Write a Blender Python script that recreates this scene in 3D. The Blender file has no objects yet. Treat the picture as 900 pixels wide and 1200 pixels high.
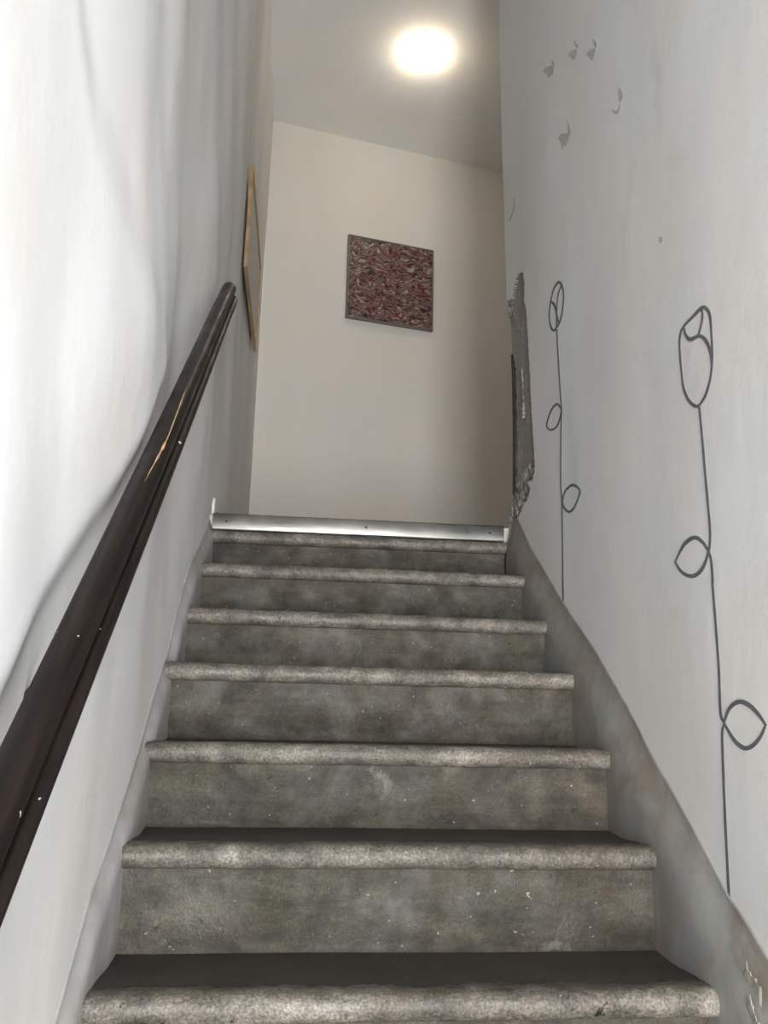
import bpy, bmesh, math, random
from mathutils import Vector, Matrix, noise
random.seed(7)
SC = bpy.context.scene
COL = SC.collection

# ---------------------------------------------------------------- camera
F_PX, IMG_W, IMG_H = 965.12, 900.0, 1200.0
CAM = Vector((0.06612, -1.41493, 0.70700))
YAW, PITCH, ROLL = 0.10132, 0.23297, 0.02260
FW = Vector((math.sin(YAW)*math.cos(PITCH), math.cos(YAW)*math.cos(PITCH), math.sin(PITCH)))
R0 = FW.cross(Vector((0, 0, 1))).normalized(); U0 = R0.cross(FW)
RT = R0*math.cos(ROLL) + U0*math.sin(ROLL); UP = -R0*math.sin(ROLL) + U0*math.cos(ROLL)
cd = bpy.data.cameras.new('camera'); cam = bpy.data.objects.new('camera', cd); COL.objects.link(cam)
cd.sensor_fit = 'HORIZONTAL'; cd.sensor_width = 36; cd.lens = F_PX*36/IMG_W; cd.clip_start = .02
m3 = Matrix((RT, UP, -FW)).transposed()
cam.matrix_world = Matrix.Translation(CAM) @ m3.to_4x4()
SC.camera = cam

# ---------------------------------------------------------------- light and exposure
SC.view_settings.view_transform = 'Standard'; SC.view_settings.look = 'None'
SC.view_settings.gamma = 1; SC.view_settings.exposure = 0.0
SC.view_settings.use_curve_mapping = False
w = bpy.data.worlds.new('sky'); SC.world = w; w.use_nodes = True
w.node_tree.nodes['Background'].inputs[0].default_value = (.85, .92, 1, 1)
w.node_tree.nodes['Background'].inputs[1].default_value = 1.0
DOOR = (-0.02, 0.90, -0.80, 1.55, -3.2)        # x0 x1 z0 z1 y of the street doorway behind the photographer
ld = bpy.data.lights.new('doorway_daylight', 'AREA'); ld.shape = 'RECTANGLE'
ld.size = DOOR[1]-DOOR[0]; ld.size_y = DOOR[3]-DOOR[2]; ld.energy = 238; ld.color = (1, .992, .98)
lo = bpy.data.objects.new('doorway_daylight', ld); COL.objects.link(lo)
lo.location = ((DOOR[0]+DOOR[1])/2, DOOR[4]-.12, (DOOR[2]+DOOR[3])/2); lo.rotation_euler = (math.radians(90), 0, 0)
SIDE = (-2.7, -.75, .35, 2.75, 2.9)            # y0 y1 z0 z1 x of the big window in the hall to the right of the photographer
ls = bpy.data.lights.new('window_daylight', 'AREA'); ls.shape = 'RECTANGLE'
ls.size = SIDE[3]-SIDE[2]; ls.size_y = SIDE[1]-SIDE[0]; ls.energy = 33; ls.color = (.93, .965, 1)
lso = bpy.data.objects.new('window_daylight', ls); COL.objects.link(lso)
lso.location = (SIDE[4]+.12, (SIDE[0]+SIDE[1])/2, (SIDE[2]+SIDE[3])/2); lso.rotation_euler = (0, math.radians(90), 0)
LAMP_E = 21.0
YR = -.50                                      # where the right wall of the stair begins

# ---------------------------------------------------------------- helpers
def tag(o, label=None, cat=None, group=None, kind=None):
    if label: o['label'] = label
    if cat: o['category'] = cat
    if group: o['group'] = group
    if kind: o['kind'] = kind
    return o
def empty(name, loc=(0, 0, 0)):
    o = bpy.data.objects.new(name, None); COL.objects.link(o); o.location = loc; o.empty_display_size = .05
    return o
def obj(name, verts, faces, mat, parent=None, smooth=False):
    me = bpy.data.meshes.new(name); me.from_pydata([tuple(v) for v in verts], [], faces); me.validate(); me.update()
    if smooth:
        for p in me.polygons: p.use_smooth = True
    me.materials.append(mat)
    o = bpy.data.objects.new(name, me); COL.objects.link(o)
    if parent:
        o.parent = parent
        me.transform(Matrix.Translation(-Vector(parent_loc(parent))))
    return o
def parent_loc(p):
    v = Vector(p.location)
    while p.parent: p = p.parent; v += Vector(p.location)
    return v
def bobj(name, bm, mat, parent=None, smooth=False):
    bmesh.ops.recalc_face_normals(bm, faces=bm.faces)
    me = bpy.data.meshes.new(name); bm.to_mesh(me); bm.free()
    if smooth:
        for p in me.polygons: p.use_smooth = True
    me.materials.append(mat); o = bpy.data.objects.new(name, me); COL.objects.link(o)
    if parent:
        o.parent = parent; me.transform(Matrix.Translation(-parent_loc(parent)))
    return o
def box(bm, c, s, mx=None, bev=0.0):
    r = bmesh.ops.create_cube(bm, size=1); vs = r['verts']
    for v in vs: v.co = Vector((v.co.x*s[0], v.co.y*s[1], v.co.z*s[2]))
    if bev:
        es = [e for e in bm.edges if e.verts[0] in vs]
        rr = bmesh.ops.bevel(bm, geom=es, offset=bev, segments=2, affect='EDGES'); vs = list({v for f in rr['faces'] for v in f.verts} | {v for v in vs if v.is_valid})
    for v in vs:
        if mx: v.co = mx @ v.co
        v.co += Vector(c)
def tube(bm, a, b, r, n=14):
    a, b = Vector(a), Vector(b); d = b-a
    r_ = bmesh.ops.create_cone(bm, cap_ends=True, segments=n, radius1=r, radius2=r, depth=d.length)
    q = d.to_track_quat('Z', 'Y')
    for v in r_['verts']: v.co = q @ v.co + (a+b)/2
def lerp(a, b, t): return a+(b-a)*t
def sst(a, b, x):
    t = min(1, max(0, (x-a)/(b-a))); return t*t*(3-2*t)
def table(pts, x):
    if x <= pts[0][0]: return pts[0][1]
    for (a, u), (b, v) in zip(pts, pts[1:]):
        if x <= b: return lerp(u, v, (x-a)/(b-a))
    return pts[-1][1]
def ray(u, v): return ((u-450)/F_PX*RT - (v-600)/F_PX*UP + FW).normalized()
def on_x(u, v, X): d = ray(u, v); return CAM + d*((X-CAM.x)/d.x)     # photo pixel -> point on a wall plane x = X
def on_plane(u, v, n, dd): d = ray(u, v); return CAM + d*((dd-CAM.dot(n))/d.dot(n))
def inpoly(x, y, P):
    c = False; j = len(P)-1
    for i in range(len(P)):
        if (P[i][1] > y) != (P[j][1] > y) and x < (P[j][0]-P[i][0])*(y-P[i][1])/(P[j][1]-P[i][1])+P[i][0]: c = not c
        j = i
    return c

# ---------------------------------------------------------------- materials
class M:
    def __init__(s, name, rough=.8, metal=0.0):
        s.m = bpy.data.materials.new(name); s.m.use_nodes = True; s.t = s.m.node_tree; s.b = s.t.nodes['Principled BSDF']
        s.b.inputs['Roughness'].default_value = rough; s.b.inputs['Metallic'].default_value = metal
        s.co = s.t.nodes.new('ShaderNodeTexCoord').outputs['Object']
    def n(s, ty, **k):
        x = s.t.nodes.new(ty)
        for a, b in k.items(): setattr(x, a, b)
        return x
    def l(s, a, b): s.t.links.new(a, b)
    def map(s, scale):
        x = s.n('ShaderNodeMapping'); x.inputs['Scale'].default_value = scale; s.l(s.co, x.inputs[0]); return x.outputs[0]
    def noise(s, scale, det=4, rough=.5, sc=None, dist=0):
        x = s.n('ShaderNodeTexNoise'); x.inputs['Scale'].default_value = scale; x.inputs['Detail'].default_value = det
        x.inputs['Roughness'].default_value = rough; x.inputs['Distortion'].default_value = dist
        s.l(s.map(sc) if sc else s.co, x.inputs['Vector']); return x.outputs[0]
    def ramp(s, f, stops):
        x = s.n('ShaderNodeValToRGB'); e = x.color_ramp.elements
        for i, (p, c) in enumerate(stops):
            el = e[i] if i < 2 else e.new(p)
            el.position = p; el.color = (c, c, c, 1) if isinstance(c, (int, float)) else (*c, 1)
        s.l(f, x.inputs[0]); return x.outputs[0]
    def mix(s, f, a, b, mode='MIX'):
        x = s.n('ShaderNodeMix', data_type='RGBA', blend_type=mode)
        for sock, v in ((x.inputs[0], f), (x.inputs[6], a), (x.inputs[7], b)):
            if isinstance(v, bpy.types.NodeSocket): s.l(v, sock)
            elif isinstance(v, (int, float)): sock.default_value = v
            else: sock.default_value = (*v, 1)
        return x.outputs[2]
    def color(s, c):
        if isinstance(c, bpy.types.NodeSocket): s.l(c, s.b.inputs['Base Color'])
        else: s.b.inputs['Base Color'].default_value = (*c, 1)
        return s
    def bump(s, f, st, dist=.01):
        x = s.n('ShaderNodeBump'); x.inputs['Strength'].default_value = st; x.inputs['Distance'].default_value = dist
        if getattr(s, 'prev', None) is not None: s.l(s.prev, x.inputs['Normal'])
        s.l(f, x.inputs['Height']); s.prev = x.outputs[0]; s.l(x.outputs[0], s.b.inputs['Normal']); return s

def plaster(name, c0, c1, stain=None, smudge=None):
    p = M(name, .75)
    a = p.ramp(p.noise(1.1, 5, .55, (1, 1, .45)), [(.32, c0), (.68, c1)])
    tint = p.ramp(p.noise(2.3, 3, .5), [(.35, (1.0, .985, .965)), (.65, (.975, .99, 1.0))])
    a = p.mix(1, a, tint, 'MULTIPLY')
    if stain:
        f = p.ramp(p.noise(5, 5, .65), [(.58, 0), (.74, .5)])
        a = p.mix(f, a, stain)
    if smudge:
        mp = p.n('ShaderNodeMapping'); cx, cy, cz, ry, rz_ = smudge
        mp.vector_type = 'TEXTURE'; mp.inputs['Location'].default_value = (cx, cy, cz); mp.inputs['Scale'].default_value = (1, ry, rz_); p.l(p.co, mp.inputs[0])
        gr = p.n('ShaderNodeTexGradient', gradient_type='SPHERICAL'); p.l(mp.outputs[0], gr.inputs[0])
        f = p.mix(1, p.ramp(gr.outputs['Fac'], [(0, 0), (.7, .45)]), p.ramp(p.noise(12, 4, .6), [(.35, .2), (.6, 1)]), 'MULTIPLY')
        a = p.mix(f, a, (.38, .37, .35))
    p.color(a)
    p.bump(p.noise(9, 5, .55, (1, 1, .5)), .24, .010); p.bump(p.noise(70, 3, .6), .12, .003)
    return p.m
MAT = {}
MAT['plaster'] = plaster('white_plaster', (.70, .695, .685), (.79, .79, .79))
MAT['plaster_r'] = plaster('white_plaster_shaded', (.60, .595, .585), (.67, .665, .655), (.55, .535, .51), tuple(on_x(770, 95, .9436))+(.035, .20))  # white paint greyed to carry the weaker light here; stain and smudge are real
MAT['plaster_top'] = plaster('white_plaster_lamplit', (.74, .705, .65), (.80, .77, .72))  # same plaster, with the lamp's warm glow mixed into its colour
MAT['plaster_ceiling'] = plaster('ceiling_paint', (.84, .83, .80), (.88, .875, .86))
def concrete(name, dark, mid, light, speck=.5, gl=.55, streak=.5, tn=.85):
    p = M(name, gl)
    p.co = p.n('ShaderNodeNewGeometry').outputs['Position']     # every step gets its own stains
    big = p.noise(3.6, 10, .72, (1, 1, 1.5), .9)
    a = p.ramp(big, [(.36, dark), (.5, mid), (.64, light)])
    tint = p.ramp(p.noise(1.9, 5, .6, None, .5), [(.36, (1.0, .86, .72)), (.5, (1, .97, .88)), (.62, (.86, .92, .82))])
    a = p.mix(tn, a, tint, 'MULTIPLY')
    st = p.ramp(p.noise(3.0, 8, .7, (1.0, 1, 7), .6), [(.36, .45), (.54, 1.05), (.68, 1.35)])
    a = p.mix(streak, a, st, 'MULTIPLY')
    blot = p.ramp(p.noise(15, 8, .75), [(.38, .55), (.5, 1.0), (.64, 1.3)])
    a = p.mix(.8, a, blot, 'MULTIPLY')
    fine = p.ramp(p.noise(170, 4, .75), [(.36, .42), (.5, 1.0), (.64, 1.7)])
    a = p.mix(speck, a, fine, 'MULTIPLY')
    drop = p.ramp(p.noise(75, 2, .4), [(.735, 0), (.77, .8)])
    a = p.mix(drop, a, (.24, .23, .20))
    pale = p.ramp(p.noise(6.5, 7, .75, (1, 1, 1.4), .5), [(.62, 0), (.70, .5)])
    a = p.mix(pale, a, (.20, .19, .165))
    pit = p.ramp(p.noise(34, 3, .5, (1.2, 1, 1)), [(.27, 1), (.29, 0)])
    a = p.mix(pit, a, (.012, .010, .008))
    p.color(a)
    p.l(p.ramp(p.noise(8, 4, .6), [(.3, gl-.18), (.7, gl+.2)]), p.b.inputs['Roughness'])
    p.bump(p.noise(13, 6, .65), .45, .010); p.bump(p.noise(160, 3, .7), .45*speck+.12, .0025)
    return p.m
MAT['riser'] = concrete('stained_riser_concrete', (.024, .021, .014), (.043, .038, .027), (.070, .062, .046), .6, .62, .7)
MAT['nosing'] = concrete('worn_grit_concrete', (.058, .052, .043), (.112, .102, .087), (.205, .189, .165), .9, .5, .3, .4)
# tread: worn and pale at the lip, grimy towards the back where no one steps (object space y runs with the stair)
def tread_mat():
    p = M('grimy_tread_concrete', .6)
    a = p.ramp(p.noise(4, 6, .65), [(.3, (.022, .020, .016)), (.7, (.05, .045, .036))])
    a = p.mix(.6, a, p.ramp(p.noise(150, 3, .7), [(.35, .5), (.66, 1.5)]), 'MULTIPLY')
    p.color(a); p.bump(p.noise(60, 5, .6), .4, .004); return p.m
MAT['tread'] = tread_mat()
def band_mat(name, dark, light, brown):
    p = M(name, .62)
    a = p.ramp(p.noise(3.0, 6, .6, (1, 1, .8), .6), [(.32, dark), (.68, light)])
    a = p.mix(p.ramp(p.noise(4.5, 6, .65, None, 1.0), [(.43, 0), (.58, .8)]), a, brown)
    a = p.mix(.5, a, p.ramp(p.noise(16, 5, .6, (1, 1, .4)), [(.3, .72), (.6, 1.06)]), 'MULTIPLY')
    p.color(a); p.bump(p.noise(10, 5, .55), .35, .008); p.bump(p.noise(90, 3, .6), .12, .002)
    return p.m
MAT['band_l'] = band_mat('grey_skirting_paint', (.30, .30, .30), (.42, .42, .43), (.33, .315, .29))
MAT['band_r'] = band_mat('grey_brown_skirting_paint', (.18, .18, .172), (.29, .29, .275), (.19, .162, .13))
p = M('rough_mortar', .95)
p.color(p.ramp(p.noise(22, 6, .7), [(.32, (.12, .11, .09)), (.5, (.22, .205, .175)), (.68, (.42, .40, .36))]))
p.bump(p.noise(45, 5, .7), .9, .012); MAT['mortar'] = p.m
p = M('bare_cement', .85)
p.color(p.mix(p.ramp(p.noise(9, 4, .6), [(.42, 0), (.6, 1)]), (.27, .24, .21), (.215, .22, .19)))
p.bump(p.noise(60, 4, .6), .4, .004); MAT['cement'] = p.m
p = M('rust_iron', .5, .7); p.color(p.ramp(p.noise(60, 3, .5), [(.4, (.16, .12, .10)), (.6, (.45, .42, .38))])); MAT['iron'] = p.m
p = M('dark_iron', .45, .6); p.color((.05, .045, .04)); MAT['dark_iron'] = p.m
p = M('gap_shade_black', .6); p.color((.012, .010, .009)); MAT['black'] = p.m  # flat black that paints the shade inside the slit at the jamb
p = M('grey_paint_line', .7); p.color(p.ramp(p.noise(30, 3, .5), [(.3, (.085, .088, .095)), (.7, (.12, .122, .13))])); MAT['line'] = p.m
p = M('faint_grey_paint', .8); p.color(p.ramp(p.noise(60, 3, .5), [(.3, (.33, .325, .31)), (.7, (.44, .435, .42))])); MAT['faint'] = p.m
p = M('chipped_plaster', .9); p.color((.80, .79, .76)); MAT['chip'] = p.m
p = M('pale_flake', .9); p.color(p.ramp(p.noise(50, 4, .6), [(.4, (.21, .19, .16)), (.6, (.33, .30, .26))])); MAT['flake'] = p.m
p = M('worn_plaster_shadowless', .9); p.color((.34, .33, .29)); MAT['chip_dark'] = p.m
# handrail: dark varnish, worn through in streaks along the top of the grip and flecked with paint
p = M('dark_varnished_wood', .35); p.b.inputs['Specular IOR Level'].default_value = .18
mp = p.n('ShaderNodeMapping'); mp.inputs['Rotation'].default_value = (-math.atan(.866), 0, 0); p.l(p.co, mp.inputs[0])
grain = p.n('ShaderNodeTexNoise'); grain.inputs['Scale'].default_value = 9; grain.inputs['Detail'].default_value = 5
mg = p.n('ShaderNodeMapping'); mg.inputs['Scale'].default_value = (8, .5, 8); p.l(mp.outputs[0], mg.inputs[0]); p.l(mg.outputs[0], grain.inputs['Vector'])
base = p.ramp(grain.outputs[0], [(.35, (.006, .0045, .004)), (.7, (.018, .012, .010))])
fl = p.ramp(p.noise(55, 2, .4), [(.755, 0), (.77, 1)])
base = p.mix(fl, base, (.5, .42, .33))
p.color(base); p.l(p.ramp(p.noise(14, 4, .6), [(.3, .28), (.7, .45)]), p.b.inputs['Roughness'])
p.bump(grain.outputs[0], .12, .003); MAT['rail'] = p.m
p = M('bare_worn_wood', .5); p.color(p.ramp(p.noise(40, 3, .5), [(.3, (.30, .17, .08)), (.7, (.62, .42, .22))])); MAT['worn'] = p.m
p = M('brushed_metal', .30, 1.0)
p.color(p.ramp(p.noise(6, 4, .5, (1, 1, 3)), [(.3, (.17, .168, .157)), (.7, (.27, .266, .25))]))
p.l(p.ramp(p.noise(5, 5, .6), [(.3, .24), (.7, .42)]), p.b.inputs['Roughness']); p.bump(p.noise(30, 3, .5, (.3, 1, 6)), .1, .002); MAT['metal'] = p.m
p = M('screw_dark', .4, .8); p.color((.06, .05, .045)); MAT['screw'] = p.m
p = M('tan_wood', .4); p.color(p.ramp(p.noise(12, 4, .5, (1, .3, 1)), [(.3, (.30, .19, .10)), (.7, (.46, .31, .17))])); MAT['tan'] = p.m
p = M('pale_sheet', .55); p.color((.62, .59, .54)); MAT['sheet'] = p.m
p = M('floor_tile', .6); p.color(p.ramp(p.noise(8, 4, .5), [(.3, (.13, .125, .11)), (.7, (.24, .23, .21))])); MAT['floor'] = p.m
p = M('bounce_tile', .5); p.color((.50, .47, .42)); MAT['pale'] = p.m  # unseen landing floor, made pale to bounce light onto the upper walls
p = M('white_lamp_base', .5); p.color((.8, .8, .78)); MAT['lampbase'] = p.m
p = M('lamp_glass', .4); p.color((.9, .88, .84)); p.b.inputs['Emission Color'].default_value = (1, .84, .64, 1); p.b.inputs['Emission Strength'].default_value = LAMP_E; MAT['glow'] = p.m
# abstract painting: dabs of red, pink, black and pale grey on a taupe ground
p = M('abstract_paint', .45)
dn = p.n('ShaderNodeTexNoise'); dn.inputs['Scale'].default_value = 7; dn.inputs['Detail'].default_value = 2; p.l(p.co, dn.inputs['Vector'])
sub = p.n('ShaderNodeVectorMath', operation='SUBTRACT'); p.l(dn.outputs['Color'], sub.inputs[0]); sub.inputs[1].default_value = (.5, .5, .5)
scl = p.n('ShaderNodeVectorMath', operation='SCALE'); p.l(sub.outputs[0], scl.inputs[0]); scl.inputs['Scale'].default_value = .16
add = p.n('ShaderNodeVectorMath', operation='ADD'); p.l(p.co, add.inputs[0]); p.l(scl.outputs[0], add.inputs[1])
def dabs(seed, rot, sc, lo, hi):
    mm = p.n('ShaderNodeMapping'); mm.inputs['Location'].default_value = (seed, seed*.7, -seed); mm.inputs['Rotation'].default_value = (0, rot, 0); mm.inputs['Scale'].default_value = sc
    p.l(add.outputs[0], mm.inputs[0]); v = p.n('ShaderNodeTexNoise'); v.inputs['Scale'].default_value = 1; v.inputs['Detail'].default_value = 1.0
    p.l(mm.outputs[0], v.inputs['Vector']); return p.ramp(v.outputs[0], [(lo, 0), (hi, 1)])
c = p.mix(p.ramp(p.noise(14, 3, .5), [(.35, 0), (.65, 1)]), (.125, .098, .083), (.175, .145, .125))
c = p.mix(dabs(1.3, .6, (24, 1, 52), .53, .56), c, (.20, .095, .09))
c = p.mix(dabs(4.1, .8, (24, 1, 50), .55, .57), c, (.095, .014, .017))
c = p.mix(dabs(7.7, .5, (28, 1, 62), .60, .62), c, (.36, .30, .26))
c = p.mix(dabs(9.2, 1.0, (28, 1, 62), .62, .635), c, (.02, .012, .014))
c = p.mix(dabs(12.2, .3, (30, 1, 66), .63, .645), c, (.15, .022, .026))
p.color(c); p.bump(p.noise(30, 3, .6), .3, .005); MAT['art'] = p.m
p = M('grey_frame_paint', .5); p.color((.17, .15, .145)); MAT['artframe'] = p.m

# ---------------------------------------------------------------- measures
G, H = .27, .20168
XLs, XRs = -.2903, .9136                        # ends of the steps
XL, XR = -.3153, .9436                          # wall planes beside the stair
ZC = 5.307                                      # ceiling
YF = DOOR[4]                                    # entrance wall
ZF = -3*H - .0 - H                              # entrance floor
DY = [.007, -.002, -.005, -.0006, -.0032, -.003, .0068]
DZ = [-.0167, .0023, .0052, .0173, .0066, .0028, -.0174]
DXL = [.0154, .0087, .0023, -.0038, -.0148, -.0122, .0045]
DXR = [-.0007, .0052, -.0025, -.0019, .0004, .0029, -.0035]
def sy(k): return k*G + (DY[k-1] if 1 <= k <= 7 else 0)
def sz(k): return k*H + (DZ[k-1] if 1 <= k <= 7 else 0)
TOPZ = sz(7)+.068                               # landing level, flush with the metal edge strip
TH = math.radians(11.5); TB = Vector((math.cos(TH), math.sin(TH), 0)); NB = Vector((-TB.y, TB.x, 0))
PB = Vector((XL, 4.41, 0)); DB = PB.dot(NB)     # back wall plane
def back_y(x): return PB.y + (x-PB.x)*math.tan(TH)

# band (painted skirting) upper edges, read on the wall planes
BL = sorted([tuple(on_x(u, v, XL))[1:] for u, v in [(252, 590), (238, 625), (222, 662), (207, 720), (197, 765), (180, 815), (161, 877), (143, 928), (125, 985), (102, 1050), (81, 1125), (60, 1200)]])
BL = [(-4, BL[0][1]-(BL[0][0]+4)*.747), *BL, (2.30, BL[-1][1]+.02)]
BR = sorted([tuple(on_x(u, v, XR))[1:] for u, v in [(607, 606), (622, 640), (660, 705), (700, 765), (735, 825), (770, 893), (803, 950), (838, 1015), (857, 1052), (880, 1085), (900, 1120)]])
BR = [(-4, BR[0][1]-(BR[0][0]+4)*.747), *BR]

BULGE = [(1.3, .62), (1.52, .60), (1.72, .50), (1.95, .42), (2.15, .33), (2.5, .22), (3.0, .15), (5.4, .05)]
def bulge(y, z):        # thick old render ends in a soft ragged edge above the handrail
    yb = table(BULGE, z)+.03*noise.noise(Vector((z*2.5, 1, 6))); rd = z-(.98+.866*y)+.03*noise.noise(Vector((y*3, 7, 1)))
    zt_ = table([(-3, 2.6), (-.6, 2.05), (-.34, 1.75), (-.2, 1.62), (.1, 1.55), (.57, 1.52)], y)+.03*noise.noise(Vector((y*4, 2, 9)))
    return .024*(1-sst(yb-.14, yb+.07, y))*sst(-.05, .08, rd)*(1-.6*sst(zt_-.05, zt_+.14, z))
def disp_l(y, z):
    fade = 1-sst(3.2, 4.3, y); low = sst(0, .7, z-(.747*y-.05))
    v = noise.noise(Vector((y*.9, z*.45, 3.1)))*.045 + noise.noise(Vector((y*2.6+z*.5, z*.8, 9.7)))*.022 + noise.noise(Vector((y*6, z*3, 1.7)))*.0035
    v *= .25+.75*low
    # old sagging render: a soft swelling that runs up above the handrail
    rd = (z-(.98+.866*y)); v += .010*math.exp(-((rd-.32)/.22)**2)*(1-sst(1.2, 1.9, y))
    return v*(.15+.85*fade)+bulge(y, z)
def disp_r(y, z):
    low = sst(0, .5, z-(.747*y+.1)); e = 1-sst(1.55, 1.8, y)
    v = noise.noise(Vector((y*.8, z*.6, 13.1)))*.010 + noise.noise(Vector((y*3, z*2, 4.7)))*.003 + noise.noise(Vector((y*9, z*7, 2.2)))*.0008
    return v*(.3+.7*low)*(.3+.7*e)

def frange(a, b, n): return [a+(b-a)*i/n for i in range(n+1)]
def grid(name, us, vs, fn, mat, parent=None, smooth=True, skip=None, flip=False):
    V = [fn(u, v) for u in us for v in vs]; nv = len(vs); Fc = []
    for i in range(len(us)-1):
        for j in range(nv-1):
            if skip and skip(i, j): continue
            f = (i*nv+j, (i+1)*nv+j, (i+1)*nv+j+1, i*nv+j+1)
            Fc.append(f[::-1] if flip else f)
    used = sorted({i for f in Fc for i in f}); mp_ = {o: n for n, o in enumerate(used)}
    return obj(name, [V[i] for i in used], [tuple(mp_[i] for i in f) for f in Fc], mat, parent, smooth)

# ---------------------------------------------------------------- the room shell
o = grid('wall_left', frange(YF-.1, -.6, 40)[:-1] + frange(-.6, 1.6, 130)[:-1] + frange(1.6, 4.41, 80), frange(ZF-.02, .3, 20)[:-1] + frange(.3, 2.2, 110)[:-1] + frange(2.2, ZC+.02, 80), lambda y, z: (XL+disp_l(y, z), y, z), MAT['plaster'])
tag(o, kind='structure')
def back_pt(s, z):
    p_ = PB+TB*s; n = noise.noise(Vector((s*1.3, z*1.1, 5)))*.010*sst(0, .4, s)*sst(ZC, ZC-.4, z) + noise.noise(Vector((s*5, z*5, 8)))*.0015
    return (p_.x-NB.x*n, p_.y-NB.y*n, z)
o = grid('wall_back', frange(0, 3.7, 80), frange(TOPZ-.05, ZC+.02, 90), back_pt, MAT['plaster_top'], flip=True); tag(o, kind='structure')
def ceil_pt(x, y):
    return (x, y, ZC + .012*noise.noise(Vector((x*1.2, y*1.2, 2)))*sst(back_y(x), back_y(x)-.5, y)*sst(XL, XL+.4, x))
o = grid('ceiling', frange(XL-.06, 3.3, 60), frange(YF-.1, 5.4, 110), ceil_pt, MAT['plaster_ceiling'], flip=True); tag(o, kind='structure')

# right wall with the ragged corner where it ends at the landing
ENDP = sorted([(p_.z, p_.y) for p_ in (on_x(u, v, XR) for u, v in [(585, 0), (585, 60), (586.5, 100), (588, 180), (590, 217), (592, 300), (594, 352), (597, 395), (599, 440), (600, 500), (600, 575), (599, 600), (597, 612)])])
def y_end(z): return table(ENDP, z)
POLY_PX = [(609, 320), (614, 319), (616, 331), (615.5, 352), (618, 361), (619, 380), (620.5, 400), (622, 430), (623.5, 470), (625.5, 515), (627, 545), (625, 562), (618, 566), (622, 572), (618, 586), (613, 592), (608, 606), (600, 615), (585, 618), (585, 352), (597, 352), (600, 349), (602, 338), (605, 327)]
POLY = [tuple(on_x(u, v, XR))[1:] for u, v in POLY_PX]
ys_far = frange(YR, 1.3, 60); ys_near = frange(0, 1, 110)          # the last stretch is stretched to the ragged end
zs = frange(ZF-.02, 1.35, 36)[:-1] + frange(1.35, 3.15, 300)[:-1] + frange(3.15, ZC+.02, 40)
def wr(y, z): return (XR-disp_r(y, z), y, z)
def near_y(s, z): return 1.3+s*(y_end(z)-1.3)
us = [('s', d) for d in (1.95, .6, .05, .004)] + [('f', y) for y in ys_far] + [('n', s) for s in ys_near[1:]] + [('c', d) for d in (.004, .02, .08, .3, 1.0, 2.4)]
def wr_pt(u, z):
    k, a = u
    if k == 'f': return wr(a, z)
    if k == 's': return (XR+a, YR-.002, z)
    if k == 'n': return wr(near_y(a, z), z)
    y = y_end(z); return (XR+a, y+.004 if a > .005 else y+.003, z)
NF, NN = 4+len(ys_far), 4+len(ys_far)+len(ys_near)-1
hole = set()
for i in range(NF-1, NN-1):
    for j in range(len(zs)-1):
        zc = (zs[j]+zs[j+1])/2; u0, u1 = us[i], us[i+1]
        ya = 1.3 if u0[0] == 'f' else near_y(u0[1], zc); yb = near_y(u1[1], zc)
        jit = .006*noise.noise(Vector((ya*40, zc*40, 0)))
        if inpoly((ya+yb)/2+jit, zc+jit, POLY): hole.add((i, j))
o = grid('wall_right', us, zs, wr_pt, MAT['plaster_r'], skip=lambda i, j: (i, j) in hole or (i in (NN-1, NN) and (NN-2, j) in hole), flip=True); tag(o, kind='structure')
# exposed old door jamb in the hole: rough mortar ring and cement face set back behind the plaster
jamb = empty('exposed_jamb', (XR, 1.85, 1.6))
tag(jamb, 'patch of bare cement and crumbled mortar where plaster broke off the right wall corner at the stair top', 'broken plaster')
hv = {}
for (i, j) in hole:
    for q in ((i, j), (i+1, j), (i+1, j+1), (i, j+1)): hv.setdefault(q, 0); hv[q] += 1
def is_cem(y, z):
    b = on_x(600, 366, XR)
    zt = table([(1.55, 2.70), (1.75, 2.62), (1.9, 2.46)], y)
    return 1.66 < z < zt
def jpt(q):
    i, j = q; x, y, z = wr_pt(us[i], zs[j]); rim = hv[q] < 4 and i != NN-1
    if rim: return (x, y, z)
    dep = .012 if is_cem(y, z) else .006+.012*abs(noise.noise(Vector((y*28, z*28, 1))))*2
    dep += .004*noise.noise(Vector((y*60, z*60, 7)))
    return (x+dep, y, z)
for nm, mt, want in (('bare_cement_face', 'cement', True), ('crumbled_mortar', 'mortar', False)):
    cells = [c_ for c_ in hole if is_cem(wr_pt(us[c_[0]], zs[c_[1]])[1], zs[c_[1]]) == want]
    idx = {}; V = []; Fc = []
    for (i, j) in cells:
        f = []
        for q in ((i, j), (i, j+1), (i+1, j+1), (i+1, j)):
            if q not in idx: idx[q] = len(V); V.append(jpt(q))
            f.append(idx[q])
        Fc.append(f)
    obj(nm, V, Fc, MAT[mt], jamb)
hp, hq = on_x(610, 432, XR), on_x(613, 491, XR)
bm = bmesh.new(); tube(bm, (XR+.008, hp.y, hp.z), (XR+.006, hq.y, hq.z), .006); tube(bm, (XR+.004, hq.y, hq.z), (XR+.004, hq.y, hq.z+.05), .010)
tag(bobj('hinge_pin', bm, MAT['iron'], jamb), 'old iron hinge pin')
a_, b_ = on_x(600, 413, XR), on_x(601.5, 578, XR)
zz = frange(b_.z, a_.z, 30); gv = []
for z in zz:
    wd = .040*min(1, (a_.z-z)/.12+.25)+.006*noise.noise(Vector((z*9, 0, 0)))
    for (dx_, dy_) in ((.004, -wd), (.004, .004), (.03, .004), (.03, -wd)): gv.append((XR+dx_, y_end(z)+dy_, z))
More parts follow.
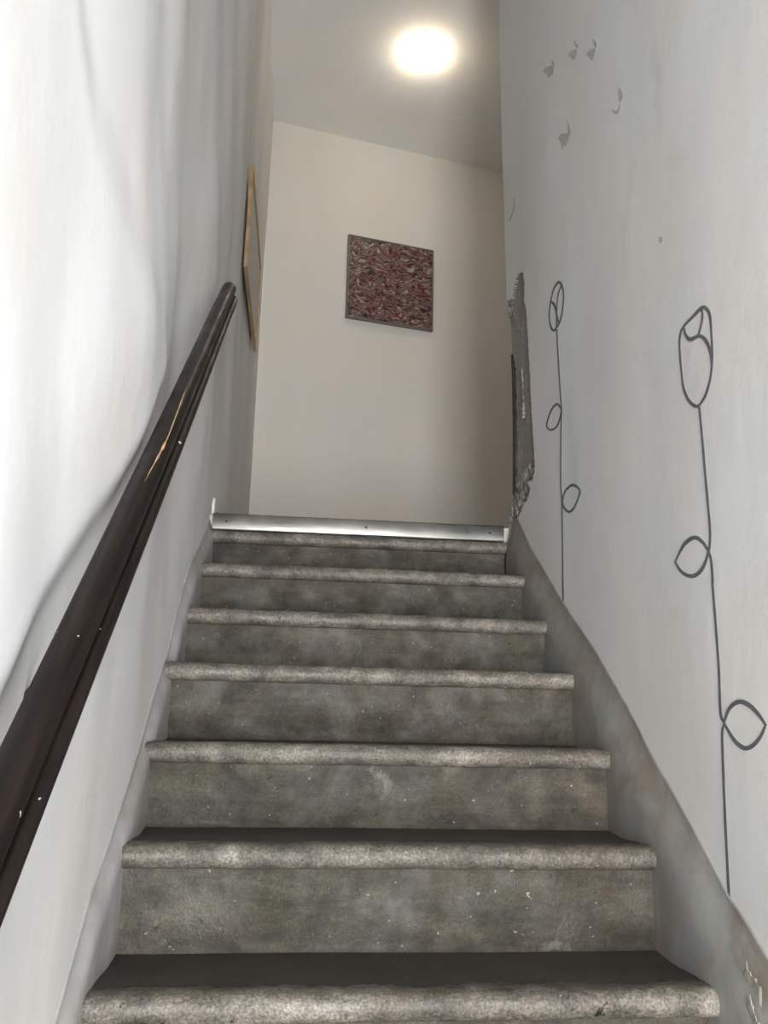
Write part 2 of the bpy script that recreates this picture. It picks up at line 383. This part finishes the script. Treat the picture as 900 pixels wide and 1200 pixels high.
obj('gap_shade_strip', gv, [(4*i+k, 4*i+(k+1) % 4, 4*i+4+(k+1) % 4, 4*i+4+k) for i in range(30) for k in range(4)], MAT['black'], jamb)['label'] = 'narrow black strip painting the shade of the gap beside the bare cement'  # solid strip, coloured black in place of the slit's own shade
# lumps of loose mortar along the ragged corner
for (u, v, r) in [(597, 357, .016), (596, 366, .020), (600, 372, .018), (598, 600, .022), (602, 596, .022), (606, 590, .020), (596, 608, .018), (603, 602, .020), (610, 580, .018), (604, 585, .018), (613, 573, .014)]:
    c_ = on_x(u, v, XR); bm = bmesh.new(); bmesh.ops.create_icosphere(bm, subdivisions=2, radius=r)
    for vv in bm.verts: vv.co = Vector((vv.co.x*.45, vv.co.y, vv.co.z*1.2))*(1+.9*noise.noise(vv.co*60+Vector((u, v, 0)))) + Vector((XR+.008, c_.y-.012, c_.z))
    bobj('mortar_lump', bm, MAT['mortar'], jamb)

# landing side walls, entrance wall with doorway, floors
bm = bmesh.new(); box(bm, (3.35, 3.6, (TOPZ+ZC)/2), (.1, 3.5, ZC-TOPZ+.1)); tag(bobj('wall_landing', bm, MAT['plaster_top']), kind='structure')
bm = bmesh.new()
x0, x1, z0, z1, yf = DOOR; XS = SIDE[4]
box(bm, ((XL-.1+x0)/2, yf-.05, (ZF+ZC)/2), (x0-XL+.1, .1, ZC-ZF)); box(bm, ((XS+.1+x1)/2, yf-.05, (ZF+ZC)/2), (XS+.1-x1, .1, ZC-ZF))
box(bm, ((x0+x1)/2, yf-.05, (z1+ZC)/2), (x1-x0, .1, ZC-z1)); tag(bobj('wall_front', bm, MAT['plaster']), kind='structure')
bm = bmesh.new(); a0, a1, c0, c1, xs_ = SIDE
box(bm, (xs_+.05, (YF+a0)/2, (ZF+ZC)/2), (.1, a0-YF, ZC-ZF)); box(bm, (xs_+.05, (a1+YR)/2, (ZF+ZC)/2), (.1, YR-a1, ZC-ZF))
box(bm, (xs_+.05, (a0+a1)/2, (ZF+c0)/2), (.1, a1-a0, c0-ZF)); box(bm, (xs_+.05, (a0+a1)/2, (c1+ZC)/2), (.1, a1-a0, ZC-c1))
tag(bobj('wall_hall', bm, MAT['plaster']), kind='structure')
bm = bmesh.new(); box(bm, (1.3, (YF-.3+YR)/2, ZF-.06), (3.4, YR+.3-YF, .1)); tag(bobj('floor_lower', bm, MAT['floor']), kind='structure')
bm = bmesh.new(); box(bm, (1.5, (sy(7)+.05+5.35)/2, TOPZ-.04), (3.7, 5.35-sy(7)-.05, .08)); tag(bobj('floor_landing', bm, MAT['pale']), kind='structure')

# painted skirtings that climb with the stair
def band(name, tbl, X, sgn, disp, wid, ramp_, mat, y1):
    ys = frange(-3.1 if sgn > 0 else YR, y1, 260); ds = [0, .0015, .006, .012, .02, .03, .045, .06, .08, .1, .13, .17, .22, .28, .36, .46]
    def fn(y, d):
        top = table(tbl, y)+.003*noise.noise(Vector((y*9, 3, 0))); z = top-d
        off = (.0 if d == 0 else .003)+wid*sst(0, ramp_, d) + (.002*noise.noise(Vector((y*8, z*8, 2))) if d > .01 else 0)
        return (X+sgn*(disp(y, z)+off), y, z)
    o_ = grid(name, ys, ds, fn, mat, flip=(sgn < 0)); tag(o_, kind='structure'); return o_
band('baseboard_left', BL, XL, 1, disp_l, .022, .07, MAT['band_l'], 2.12)
band('baseboard_right', BR, XR, -1, disp_r, .026, .16, MAT['band_r'], 1.885)

# ---------------------------------------------------------------- the staircase
st = empty('staircase', (.3, 0, 0))
tag(st, 'steep worn grey concrete staircase with rounded lips climbing between white walls', 'staircase')
ORD = {1: 'lowest', 7: 'topmost'}
for k in range(-3, 8):
    y0, z0_ = sy(k), sz(k); yn = sy(k+1)+.035 if k < 7 else y0+.06
    xl = max(XL+.002, XLs+(DXL[k-1] if k > 0 else 0)-.03); xr = min(XR-.002, XRs+(DXR[k-1] if k > 0 else 0)+.026)
    stp = empty('step', (0.3, y0, z0_)); stp.parent = st; stp.location = Vector((0.3, y0, z0_))-st.location
    T = .052; nx = 170 if k > 0 else 20; xs = frange(xl, xr, nx)
    prof = [(.034, -T), (.020, -T), (.010, -T*.93), (.003, -T*.75), (0, -T*.5), (.002, -T*.27), (.009, -T*.10), (.020, -T*.02), (.034, 0), (.05, 0), (.07, 0)]
    dprof = [0, .001, .0015, .0015, .0015, .0018, .0026, .0022, .0018, .001, 0]
    def np_(x, i):
        a, b = prof[i]; am = dprof[i]
        if i >= 9:
            rg = .016*noise.noise(Vector((x*9, k*4.4, 0)))+.012*noise.noise(Vector((x*45, k*2.4, 0)))+.006*noise.noise(Vector((x*150, k*2.4, 0)))
            a = .060+rg+(.004 if i == 10 else 0); b = -.004 if i == 10 else 0
        n1 = noise.noise(Vector((x*7, k*3.1, i*.15)))*am*1.2 + noise.noise(Vector((x*38, k*5.3, i*.8)))*am
        # sagging, chipped arris towards the ends
        return (x, y0+a-n1*.6, z0_+b+n1+ .003*noise.noise(Vector((x*1.7, k*9.3, 0)))*(1 if i > 2 else .6))
    grid('nosing', xs, list(range(len(prof))), np_, MAT['nosing'], stp)
    # dark tread behind the lip
    if k < 7:
        tv = [.034, .075, .1, .14, .18, .22, yn-y0]
        grid('tread', frange(xl, xr, max(10, nx//3)), tv, lambda x, t: (x, y0+t, z0_-.0022+.0008*noise.noise(Vector((x*4, t*9, k)))+.003*noise.noise(Vector((x*1.7, k*9.3, 0)))-(.006*sst(.1, .2, t)*(1-sst(.2, .29, t)))), MAT['tread'], stp)
    zb = sz(k-1)-.01 if k > -3 else ZF-.01
    def rp(x, t):
        z = lerp(zb, z0_-T+.004, t); yy = y0+.03+.0035*noise.noise(Vector((x*3, z*6, k*2.2)))+.0012*noise.noise(Vector((x*22, z*22, k)))
        # cove of dirt and cement at the foot
        yy -= .008*(1-sst(0, .1, t))
        return (x, yy, z)
    if k < 0:
        bm = bmesh.new(); box(bm, ((xl+xr)/2, y0+.18, (ZF+z0_-.02)/2), (xr-xl, .26, z0_-.02-ZF)); bobj('step_core', bm, MAT['riser'], stp)
    grid('riser', frange(xl-.004, xr+.004, nx//2), frange(0, 1, 22), rp, MAT['riser'], stp)
# metal edge strip closing the landing
sx0, sx1 = XLs-.004, XRs-.002
strip = empty('edge_strip', (.3, sy(7), TOPZ)); strip.parent = st; strip.location = Vector((.3, sy(7), TOPZ))-st.location
strip['label'] = 'brushed metal edging strip along the top of the staircase'
def L_face(x, i):
    pr = [(.004, -.070), (.002, -.069), (.0, -.060), (.0, -.006), (.002, -.001), (.006, 0), (.06, .0006)]
    a, b = pr[i]; return (x, sy(7)+.004+a+.0012*noise.noise(Vector((x*3, i*.1, 0))), TOPZ+b+.0015*noise.noise(Vector((x*2.2, 4, 0))))
grid('metal_face', frange(sx0, sx1, 80), list(range(7)), L_face, MAT['metal'], strip)
for sxp in (sx0+.055, .33, sx1-.06):
    bm = bmesh.new(); tube(bm, (sxp, sy(7)+.0075, TOPZ-.034), (sxp, sy(7)-.0005, TOPZ-.034), .0055, 12); bobj('screw', bm, MAT['screw'], strip)
# small peak of filler left on the wall beside the strip
def chip_thing(px, X, sgn, name, label, cat, mat, th=.004):
    c_ = [on_x(u, v, X) for u, v in px]; d_ = disp_l if sgn > 0 else disp_r
    V = [(X+sgn*(d_(q.y, q.z)-.001), q.y, q.z) for q in c_]
    ce = sum((Vector(v_) for v_ in V), Vector())/len(V)
    V2 = [tuple(Vector((X+sgn*(d_(q.y, q.z)+th), q.y, q.z)).lerp(Vector((X+sgn*(d_(ce.y, ce.z)+th), ce.y, ce.z)), .15)) for q in c_]
    n = len(V); Fc = [tuple(range(n, 2*n))]+[(i, (i+1) % n, n+(i+1) % n, n+i) for i in range(n)]
    o_ = obj(name, V+V2, Fc, MAT[mat]); tag(o_, label, cat); return o_
chip_thing([(247, 603), (248, 590), (249.5, 583), (251, 588), (251.5, 604)], XL, 1, 'plaster_peak', 'tiny white peak of filler on the left wall beside the metal edging strip', 'plaster chip', 'chip', .01)
# flaked paint on the foot of the right skirting
def chip_outline(seed, cu, cv, ru, rv, n=44, lean=0):
    return [(cu+ru*math.cos(t)*(1+1.1*noise.noise(Vector((math.cos(t)*3.2, math.sin(t)*3.2, seed))))+lean*math.sin(t)*rv, cv+rv*math.sin(t)*(1+1.1*noise.noise(Vector((math.cos(t)*3.2, math.sin(t)*3.2, seed+5))))) for t in [2*math.pi*i/n for i in range(n)]]
for i, (cu, cv, ru, rv, ln) in enumerate([(882, 1150, 4, 20, .5), (884, 1190, 3, 17, .4)]):
    chip_thing(chip_outline(i*3.3, cu, cv, ru, rv, lean=ln), XR-.026, -1, 'paint_flake', ['upper of two pale paint flakes at the foot of the right grey skirting', 'lower of two pale paint flakes at the foot of the right grey skirting'][i], 'paint flake', 'flake', .001)

# ---------------------------------------------------------------- handrail on the left wall
RX = XL+.080; SL = .866
def rz(y): return .627+SL*(y+.407)
hr = empty('handrail', (RX, 0, rz(0))); tag(hr, 'long dark varnished wooden handrail sloping up the left wall', 'handrail')
ax = Vector((0, 1, SL)).normalized(); up = Vector((0, -SL, 1)).normalized(); rt = Vector((1, 0, 0))
Rr = .026
def sweep(name, prof, ya, yb, n, mat, parent, cap=True, rnd=0.0):
    V = []; ys_ = frange(ya, yb, n)
    if rnd: ys_ = ys_[:-1]+[yb-rnd*.55, yb-rnd*.2, yb-rnd*.05, yb]
    for y in ys_:
        s_ = 1.0
        if rnd and y > yb-rnd: s_ = math.sqrt(max(.0, 1-((y-(yb-rnd))/rnd)**2))*.35+.65
        c_ = Vector((RX, y, rz(y)))
        wob = Vector((.0025*noise.noise(Vector((y*1.3, 0, 0))), 0, .003*noise.noise(Vector((y*1.1, 5, 0)))))
        for a, b in prof: V.append(c_+wob+rt*a*s_+up*b*s_)
    m_ = len(prof); Fc = []
    for i in range(len(ys_)-1):
        for j in range(m_): Fc.append((i*m_+j, i*m_+(j+1) % m_, (i+1)*m_+(j+1) % m_, (i+1)*m_+j))
    if cap: Fc += [tuple(range(m_))[::-1], tuple((len(ys_)-1)*m_+j for j in range(m_))]
    return obj(name, V, Fc, mat, parent, True)
grip = [(Rr*math.cos(t), Rr*math.sin(t)*1.0) for t in [math.radians(-62+ i*(304/26)) for i in range(27)]]
grip = [(a-.004, b+.005) for a, b in grip]
sweep('grip', grip, -1.75, 1.42, 90, MAT['rail'], hr, rnd=.03)
neck = [(.014, -.012), (.018, -.026), (-.010, -.034), (-.012, -.014)]
sweep('neck', neck[::-1], -1.74, 1.38, 60, MAT['rail'], hr)
bead = [(.0175+.0145*math.cos(t), -.027+.0125*math.sin(t)) for t in [2*math.pi*i/16 for i in range(16)]]
sweep('lower_bead', bead, -1.75, 1.385, 80, MAT['rail'], hr, rnd=.01)
# streak where the varnish is worn to bare wood
V = []; ysw = frange(.12, .52, 50)
for y in ysw:
    c_ = Vector((RX, y, rz(y))); wob = Vector((.0025*noise.noise(Vector((y*1.3, 0, 0))), 0, .003*noise.noise(Vector((y*1.1, 5, 0)))))
    a0 = math.radians(58+14*noise.noise(Vector((y*5, 1, 0)))); t_ = (y-.12)/.4
    wd = max(.004, .13*math.sin(math.pi*t_)**.6*(.25+1.3*abs(noise.noise(Vector((y*22, 3, 0))))))
    for s_ in (-1, 1): V.append(c_+wob-rt*.004+up*.005+(rt*math.cos(a0+s_*wd)+up*math.sin(a0+s_*wd))*(Rr+.0004))
obj('worn_streak', V, [(2*i, 2*i+1, 2*i+3, 2*i+2) for i in range(len(ysw)-1)], MAT['worn'], hr, True)['label'] = 'pale streak where the varnish is worn off'
for (u, v) in [(178, 512), (27, 830)]:
    c_ = on_x(u, v, XL); wx = XL+disp_l(c_.y, c_.z)
    yb = c_.y+.03; br = empty('bracket', (wx, c_.y, c_.z)); br.parent = hr; br.location = Vector((wx, c_.y, c_.z))-hr.location
    bm = bmesh.new(); tube(bm, (wx-.01, c_.y, c_.z), (RX-.02, yb, rz(yb)-.055), .005); tube(bm, (RX-.022, yb, rz(yb)-.057), (RX, yb+.01, rz(yb+.01)-.040), .006)
    bobj('bracket_arm', bm, MAT['dark_iron'], br)
    bm = bmesh.new(); r_ = bmesh.ops.create_icosphere(bm, subdivisions=2, radius=.011)
    for vv in bm.verts: vv.co = Vector((vv.co.x*.4, vv.co.y, vv.co.z))*(1+.4*noise.noise(vv.co*120)) + Vector((wx, c_.y-.004, c_.z-.004))
    bobj('wall_plug', bm, MAT['chip'], br)['label'] = 'white filler around the bracket'

# ---------------------------------------------------------------- ceiling lamp
LX, LY, LR = .79, 3.55, .130
lamp = empty('ceiling_lamp', (LX, LY, ZC)); tag(lamp, 'round glowing white dome lamp on the landing ceiling', 'ceiling lamp')
bm = bmesh.new(); tube(bm, (LX, LY, ZC+.01), (LX, LY, ZC-.030), LR*.97, 48); bobj('lamp_base', bm, MAT['lampbase'], lamp, True)
V = []; Fc = []; n = 48; rings = 12
for i in range(rings+1):
    a = math.pi/2*i/rings
    for j in range(n): V.append((LX+LR*math.cos(a)*math.cos(2*math.pi*j/n), LY+LR*math.cos(a)*math.sin(2*math.pi*j/n), ZC-.026-.110*math.sin(a)))
for i in range(rings):
    for j in range(n): Fc.append((i*n+j, (i+1)*n+j, (i+1)*n+(j+1) % n, i*n+(j+1) % n))
obj('lamp_glass', V, Fc, MAT['glow'], lamp, True)

# ---------------------------------------------------------------- painting on the back wall
pa, pc = on_plane(408, 277, NB, DB), on_plane(505, 390, NB, DB)
s0 = (on_plane(405.5, 326, NB, DB)-PB).dot(TB); s1 = (on_plane(506, 343, NB, DB)-PB).dot(TB)
zt, zb_ = pa.z, pc.z; sc_ = (s0+s1)/2; zc_ = (zt+zb_)/2
pm = Matrix.Rotation(TH, 3, 'Z')
pcen = PB+TB*sc_-NB*.018; pcen.z = zc_
pt = empty('painting', tuple(pcen)); tag(pt, 'square abstract painting of red, pink, black and grey dabs on the back wall', 'painting')
bm = bmesh.new(); box(bm, pcen, (s1-s0-.006, .030, zt-zb_-.006), pm)
o = bobj('stretcher', bm, MAT['artframe'], pt)
# canvas with the thick paint as real relief
W_, H_ = s1-s0-.022, zt-zb_-.022
def cp(a, b):
    r_ = .0025*abs(noise.noise(Vector((a*38+b*14, b*38, 2)))) if 0 < a < 1 and 0 < b < 1 else 0
    q = pcen+TB*(a-.5)*W_-NB*(.0165+r_); return (q.x, q.y, zc_+(b-.5)*H_)
o = grid('canvas', frange(0, 1, 60), frange(0, 1, 60), cp, MAT['art'], pt, flip=True)
for a in (-1, 1):
    bm = bmesh.new(); box(bm, pcen+TB*a*((s1-s0)/2-.006)-NB*.006, (.012, .030, zt-zb_), pm, .002); bobj('frame_edge', bm, MAT['artframe'], pt)
    bm = bmesh.new(); box(bm, pcen-NB*.006+Vector((0, 0, a*((zt-zb_)/2-.006))), (s1-s0-.024, .030, .012), pm, .002); bobj('frame_edge', bm, MAT['artframe'], pt)

# ---------------------------------------------------------------- framed picture on the left wall
fy0, fy1, fz0, fz1 = 2.575, 3.655, 2.955, 3.565
fx = XL+.018
fr = empty('picture_frame', (fx, (fy0+fy1)/2, (fz0+fz1)/2)); tag(fr, 'thin tan wooden picture frame with a pale sheet on the left wall', 'picture frame')
tw = .016
for (y, z, ly, lz) in [((fy0+fy1)/2, fz0+tw/2, fy1-fy0, tw), ((fy0+fy1)/2, fz1-tw/2, fy1-fy0, tw), (fy0+tw/2, (fz0+fz1)/2, tw, fz1-fz0-2*tw), (fy1-tw/2, (fz0+fz1)/2, tw, fz1-fz0-2*tw)]:
    bm = bmesh.new(); box(bm, (fx+.004, y, z), (.020, ly, lz), None, .003); bobj('frame_rail', bm, MAT['tan'], fr)
bm = bmesh.new(); box(bm, (fx, (fy0+fy1)/2, (fz0+fz1)/2), (.008, fy1-fy0-2*tw+.004, fz1-fz0-2*tw+.004)); bobj('sheet', bm, MAT['sheet'], fr)

# ---------------------------------------------------------------- line drawings of flowers painted on the right wall
def spline(P, sub=8, closed=False):
    out = []; n = len(P); seg = n if closed else n-1
    for i in range(seg):
        g_ = (lambda k: P[k % n]) if closed else (lambda k: P[max(0, min(n-1, k))])
        p0, p1, p2, p3 = g_(i-1), g_(i), g_(i+1), g_(i+2)
        for s_ in range(sub):
            t = s_/sub
            out.append(tuple(.5*((2*b)+(-a+c2)*t+(2*a-5*b+4*c2-d)*t*t+(-a+3*b-3*c2+d)*t**3) for a, b, c2, d in zip(p0, p1, p2, p3)))
    if not closed: out.append(P[-1])
    return out
def wall_yz(u, v): q = on_x(u, v, XR); return q.y, q.z
layer = [0]
def stroke(name, P, parent, sub=8, mat='line', th=.0):
    layer[0] += 1; th = th+.00015*(layer[0] % 5)
    C_ = spline(P, sub); L_, R_ = [], []
    for i, (x, y, w_) in enumerate(C_):
        a = C_[max(0, i-1)]; b = C_[min(len(C_)-1, i+1)]; dx, dy = b[0]-a[0], b[1]-a[1]; l_ = math.hypot(dx, dy) or 1
        nx_, ny_ = -dy/l_*w_/2, dx/l_*w_/2; L_.append(wall_yz(x+nx_, y+ny_)); R_.append(wall_yz(x-nx_, y-ny_))
    V = []
    for (a, b) in zip(L_, R_):
        for (y, z) in (a, b): V.append((XR-disp_r(y, z)-th-.0008, y, z))
        for (y, z) in (b, a): V.append((XR-disp_r(y, z)+.001, y, z))
    Fc = []
    for i in range(len(L_)-1):
        for j in range(4): Fc.append((i*4+j, i*4+(j+1) % 4, (i+1)*4+(j+1) % 4, (i+1)*4+j))
    return V, Fc
def strokes(name, lists, parent, mat='line', label=None):
    V, Fc = [], []
    for P in lists:
        v_, f_ = stroke(name, P, parent); o_ = len(V); V += v_; Fc += [tuple(i+o_ for i in f) for f in f_]
    o_ = obj(name, V, Fc, MAT[mat], parent)
    if label: o_['label'] = label
    return o_
def tr(P, ox, oy, s): return [(ox+x/s, oy+y/s, w_) for x, y, w_ in P]
q = wall_yz(838, 700)
fl1 = empty('flower_drawing', (XR, q[0], q[1])); tag(fl1, 'large near grey line drawing of a rosebud with two leaves on the right wall', 'wall drawing', 'grey rosebud drawings on the right wall')
A = (790, 340, 7.5)
strokes('blossom', [
    tr([(235, 1015, 2.4), (290, 930, 2.8), (330, 800, 2.4), (346, 680, 2.4), (350, 560, 2.6), (342, 400, 2.3), (330, 250, 3.0), (310, 185, 3.8), (275, 152, 4.2), (240, 168, 3.8), (180, 230, 3.2), (100, 312, 2.6), (65, 380, 2.2), (55, 480, 2.2), (63, 620, 2.2), (75, 740, 2.3), (95, 870, 2.8), (140, 970, 3.6), (200, 1020, 4.2), (240, 1012, 3.4)], *A),
    tr([(96, 322, 1.8), (107, 385, 2.8), (145, 432, 4.6), (190, 420, 4.2), (235, 402, 3.6), (280, 430, 4.2), (315, 490, 3.8), (335, 560, 2.8), (344, 650, 1.8)], *A),
    tr([(258, 170, 2.3), (262, 240, 2.2), (250, 310, 2.0), (226, 398, 2.2)], *A)], fl1)
B = (760, 330, 3.243); D = (780, 680, 3.075)
strokes('stem', [tr([(199, 470, 2.4), (215, 620, 2.4), (232, 800, 2.5), (244, 940, 2.5), (243, 1000, 2.6), (238, 1028, 2.6)], *B),
    tr([(236, 1022, 2.6), (248, 1060, 2.8), (255, 1145, 2.7)], *B) , tr([(178.5, 0, 2.6), (190, 150, 2.6), (203, 330, 2.7), (208, 480, 2.8), (221, 515, 2.8), (213, 555, 2.8), (216, 700, 2.8), (222, 900, 2.9), (232, 1150, 3.0)], *D)], fl1)
strokes('leaf', [tr([(238, 1026, 2.0), (215, 990, 3.6), (185, 973, 4.6), (150, 994, 4.2), (127, 1030, 2.6), (110, 1068, 2.0)], *B), tr([(110, 1066, 2.0), (135, 1103, 3.2), (172, 1120, 4.4), (205, 1105, 4.4), (228, 1065, 3.0), (238, 1022, 2.0)], *B)], fl1)
strokes('leaf', [tr([(220, 515, 2.2), (240, 463, 3.8), (275, 438, 5.2), (310, 450, 5.0), (345, 485, 3.8), (370, 522, 2.4)], *D), tr([(370, 518, 2.4), (350, 565, 3.8), (320, 598, 5.0), (290, 604, 5.4), (255, 575, 4.2), (220, 515, 2.4)], *D)], fl1)
q = wall_yz(657, 500)
fl2 = empty('flower_drawing', (XR, q[0], q[1])); tag(fl2, 'smaller farther grey line drawing of a rosebud with two leaves beside the broken plaster', 'wall drawing', 'grey rosebud drawings on the right wall')
A = (640, 320, 12); B = (620, 310, 2.93)
strokes('blossom', [tr([(160, 775, 1.6), (205, 700, 1.6), (240, 570, 1.5), (260, 400, 1.4), (260, 260, 1.5), (240, 175, 2.2), (205, 128, 3.0), (170, 160, 2.2), (130, 230, 1.6), (100, 340, 1.4), (80, 450, 1.4), (68, 570, 1.4), (73, 690, 1.6), (95, 775, 2.2), (130, 808, 2.8), (165, 768, 1.8)], *A),
    tr([(88, 400, 2.4), (125, 430, 2.6), (150, 490, 2.2), (170, 590, 1.8), (198, 705, 1.6)], *A),
    tr([(232, 185, 1.4), (197, 280, 1.2), (180, 400, 1.2), (172, 500, 1.2), (166, 640, 1.2), (166, 765, 1.5)], *A)], fl2)
strokes('stem', [tr([(100, 222, 1.3), (105, 350, 1.3), (110, 460, 1.3), (112, 497, 1.4), (108, 600, 1.3), (108, 760, 1.3), (111, 815, 1.3), (114, 950, 1.4), (117, 1155, 1.5)], *B)], fl2)
strokes('leaf', [tr([(112, 500, 1.4), (98, 479, 2.4), (80, 495, 2.0), (66, 530, 1.6), (62, 556, 1.8), (75, 568, 2.2), (95, 555, 1.9), (107, 522, 1.5), (112, 497, 1.4)], *B)], fl2)
strokes('leaf', [tr([(112, 815, 1.6), (122, 778, 2.0), (148, 757, 3.2), (173, 775, 2.0), (165, 808, 1.8), (150, 838, 2.4), (135, 849, 2.8), (119, 836, 2.4), (112, 813, 1.6)], *B)], fl2)

# small faint birds stencilled high on the right wall
def patch(name, P, parent, mat='faint', th=.0009):
    yz = [wall_yz(u, v) for u, v in P]; n = len(yz)
    V = [(XR-disp_r(y, z)-th, y, z) for y, z in yz]+[(XR-disp_r(y, z)+.001, y, z) for y, z in yz]
    return obj(name, V, [tuple(range(n)), tuple(range(2*n-1, n-1, -1))]+[(i, n+i, n+(i+1) % n, (i+1) % n) for i in range(n)], MAT[mat], parent)
birds = [
 ('small grey bird silhouette high on the right wall, lower left of the close pair', [[(45, 378), (80, 345), (120, 328), (150, 335), (155, 370), (148, 405), (128, 420), (100, 440), (85, 405)], [(125, 270), (145, 292), (162, 297), (158, 345), (142, 340), (138, 315)]]),
 ('small grey bird silhouette with raised wing, left one of the close pair near the ceiling', [[(285, 240), (320, 195), (360, 178), (371, 195), (362, 240), (350, 275), (325, 272), (312, 250)], [(330, 95), (357, 108), (382, 150), (377, 175), (360, 155), (345, 125)]]),
 ('small grey bird silhouette with raised wing, right one of the close pair near the ceiling', [[(455, 230), (490, 185), (520, 170), (545, 175), (537, 230), (522, 275), (507, 285), (485, 250)], [(510, 80), (545, 110), (556, 140), (546, 172), (530, 150), (522, 115)]]),
 ('slender grey bird silhouette on the right wall with an upright wing, rightmost of the five', [[(770, 680), (766, 725), (745, 775), (715, 768), (685, 728), (720, 745), (748, 728), (760, 690)], [(755, 525), (783, 565), (791, 620), (770, 675), (755, 640), (745, 560)]]),
 ('grey bird silhouette with thin raised wing, lowest of the five on the right wall', [[(200, 995), (225, 955), (280, 948), (293, 985), (285, 1030), (265, 1075), (255, 1050), (235, 1110), (224, 1040)], [(272, 805), (290, 860), (305, 885), (313, 950), (295, 992), (282, 950), (288, 895)]])]
for lab, polys in birds:
    P0 = [(630+x/7.826, 35+y/7.826) for x, y in polys[0]]; q = wall_yz(*P0[0])
    b = empty('bird_silhouette', (XR, q[0], q[1])); tag(b, lab, 'wall drawing', 'five small bird silhouettes on the right wall')
    patch('bird_body', P0, b); patch('bird_wing', [(630+x/7.826, 35+y/7.826) for x, y in polys[1]], b)
# small damages of the right wall
t = patch('wall_nick', [(773, 278), (776, 277), (778, 282), (777, 286), (774, 284)], None); tag(t, 'tiny grey nick in the right wall between the birds and the rosebud', 'wall mark')
t = strokes('plaster_crack', [[(602.5, 231, 1.1), (602.8, 243, 1.2), (600, 252, 1.4), (597.5, 259, 1.2)]], None, 'chip_dark'); tag(t, 'short hooked crack in the plaster near the end of the right wall', 'crack')
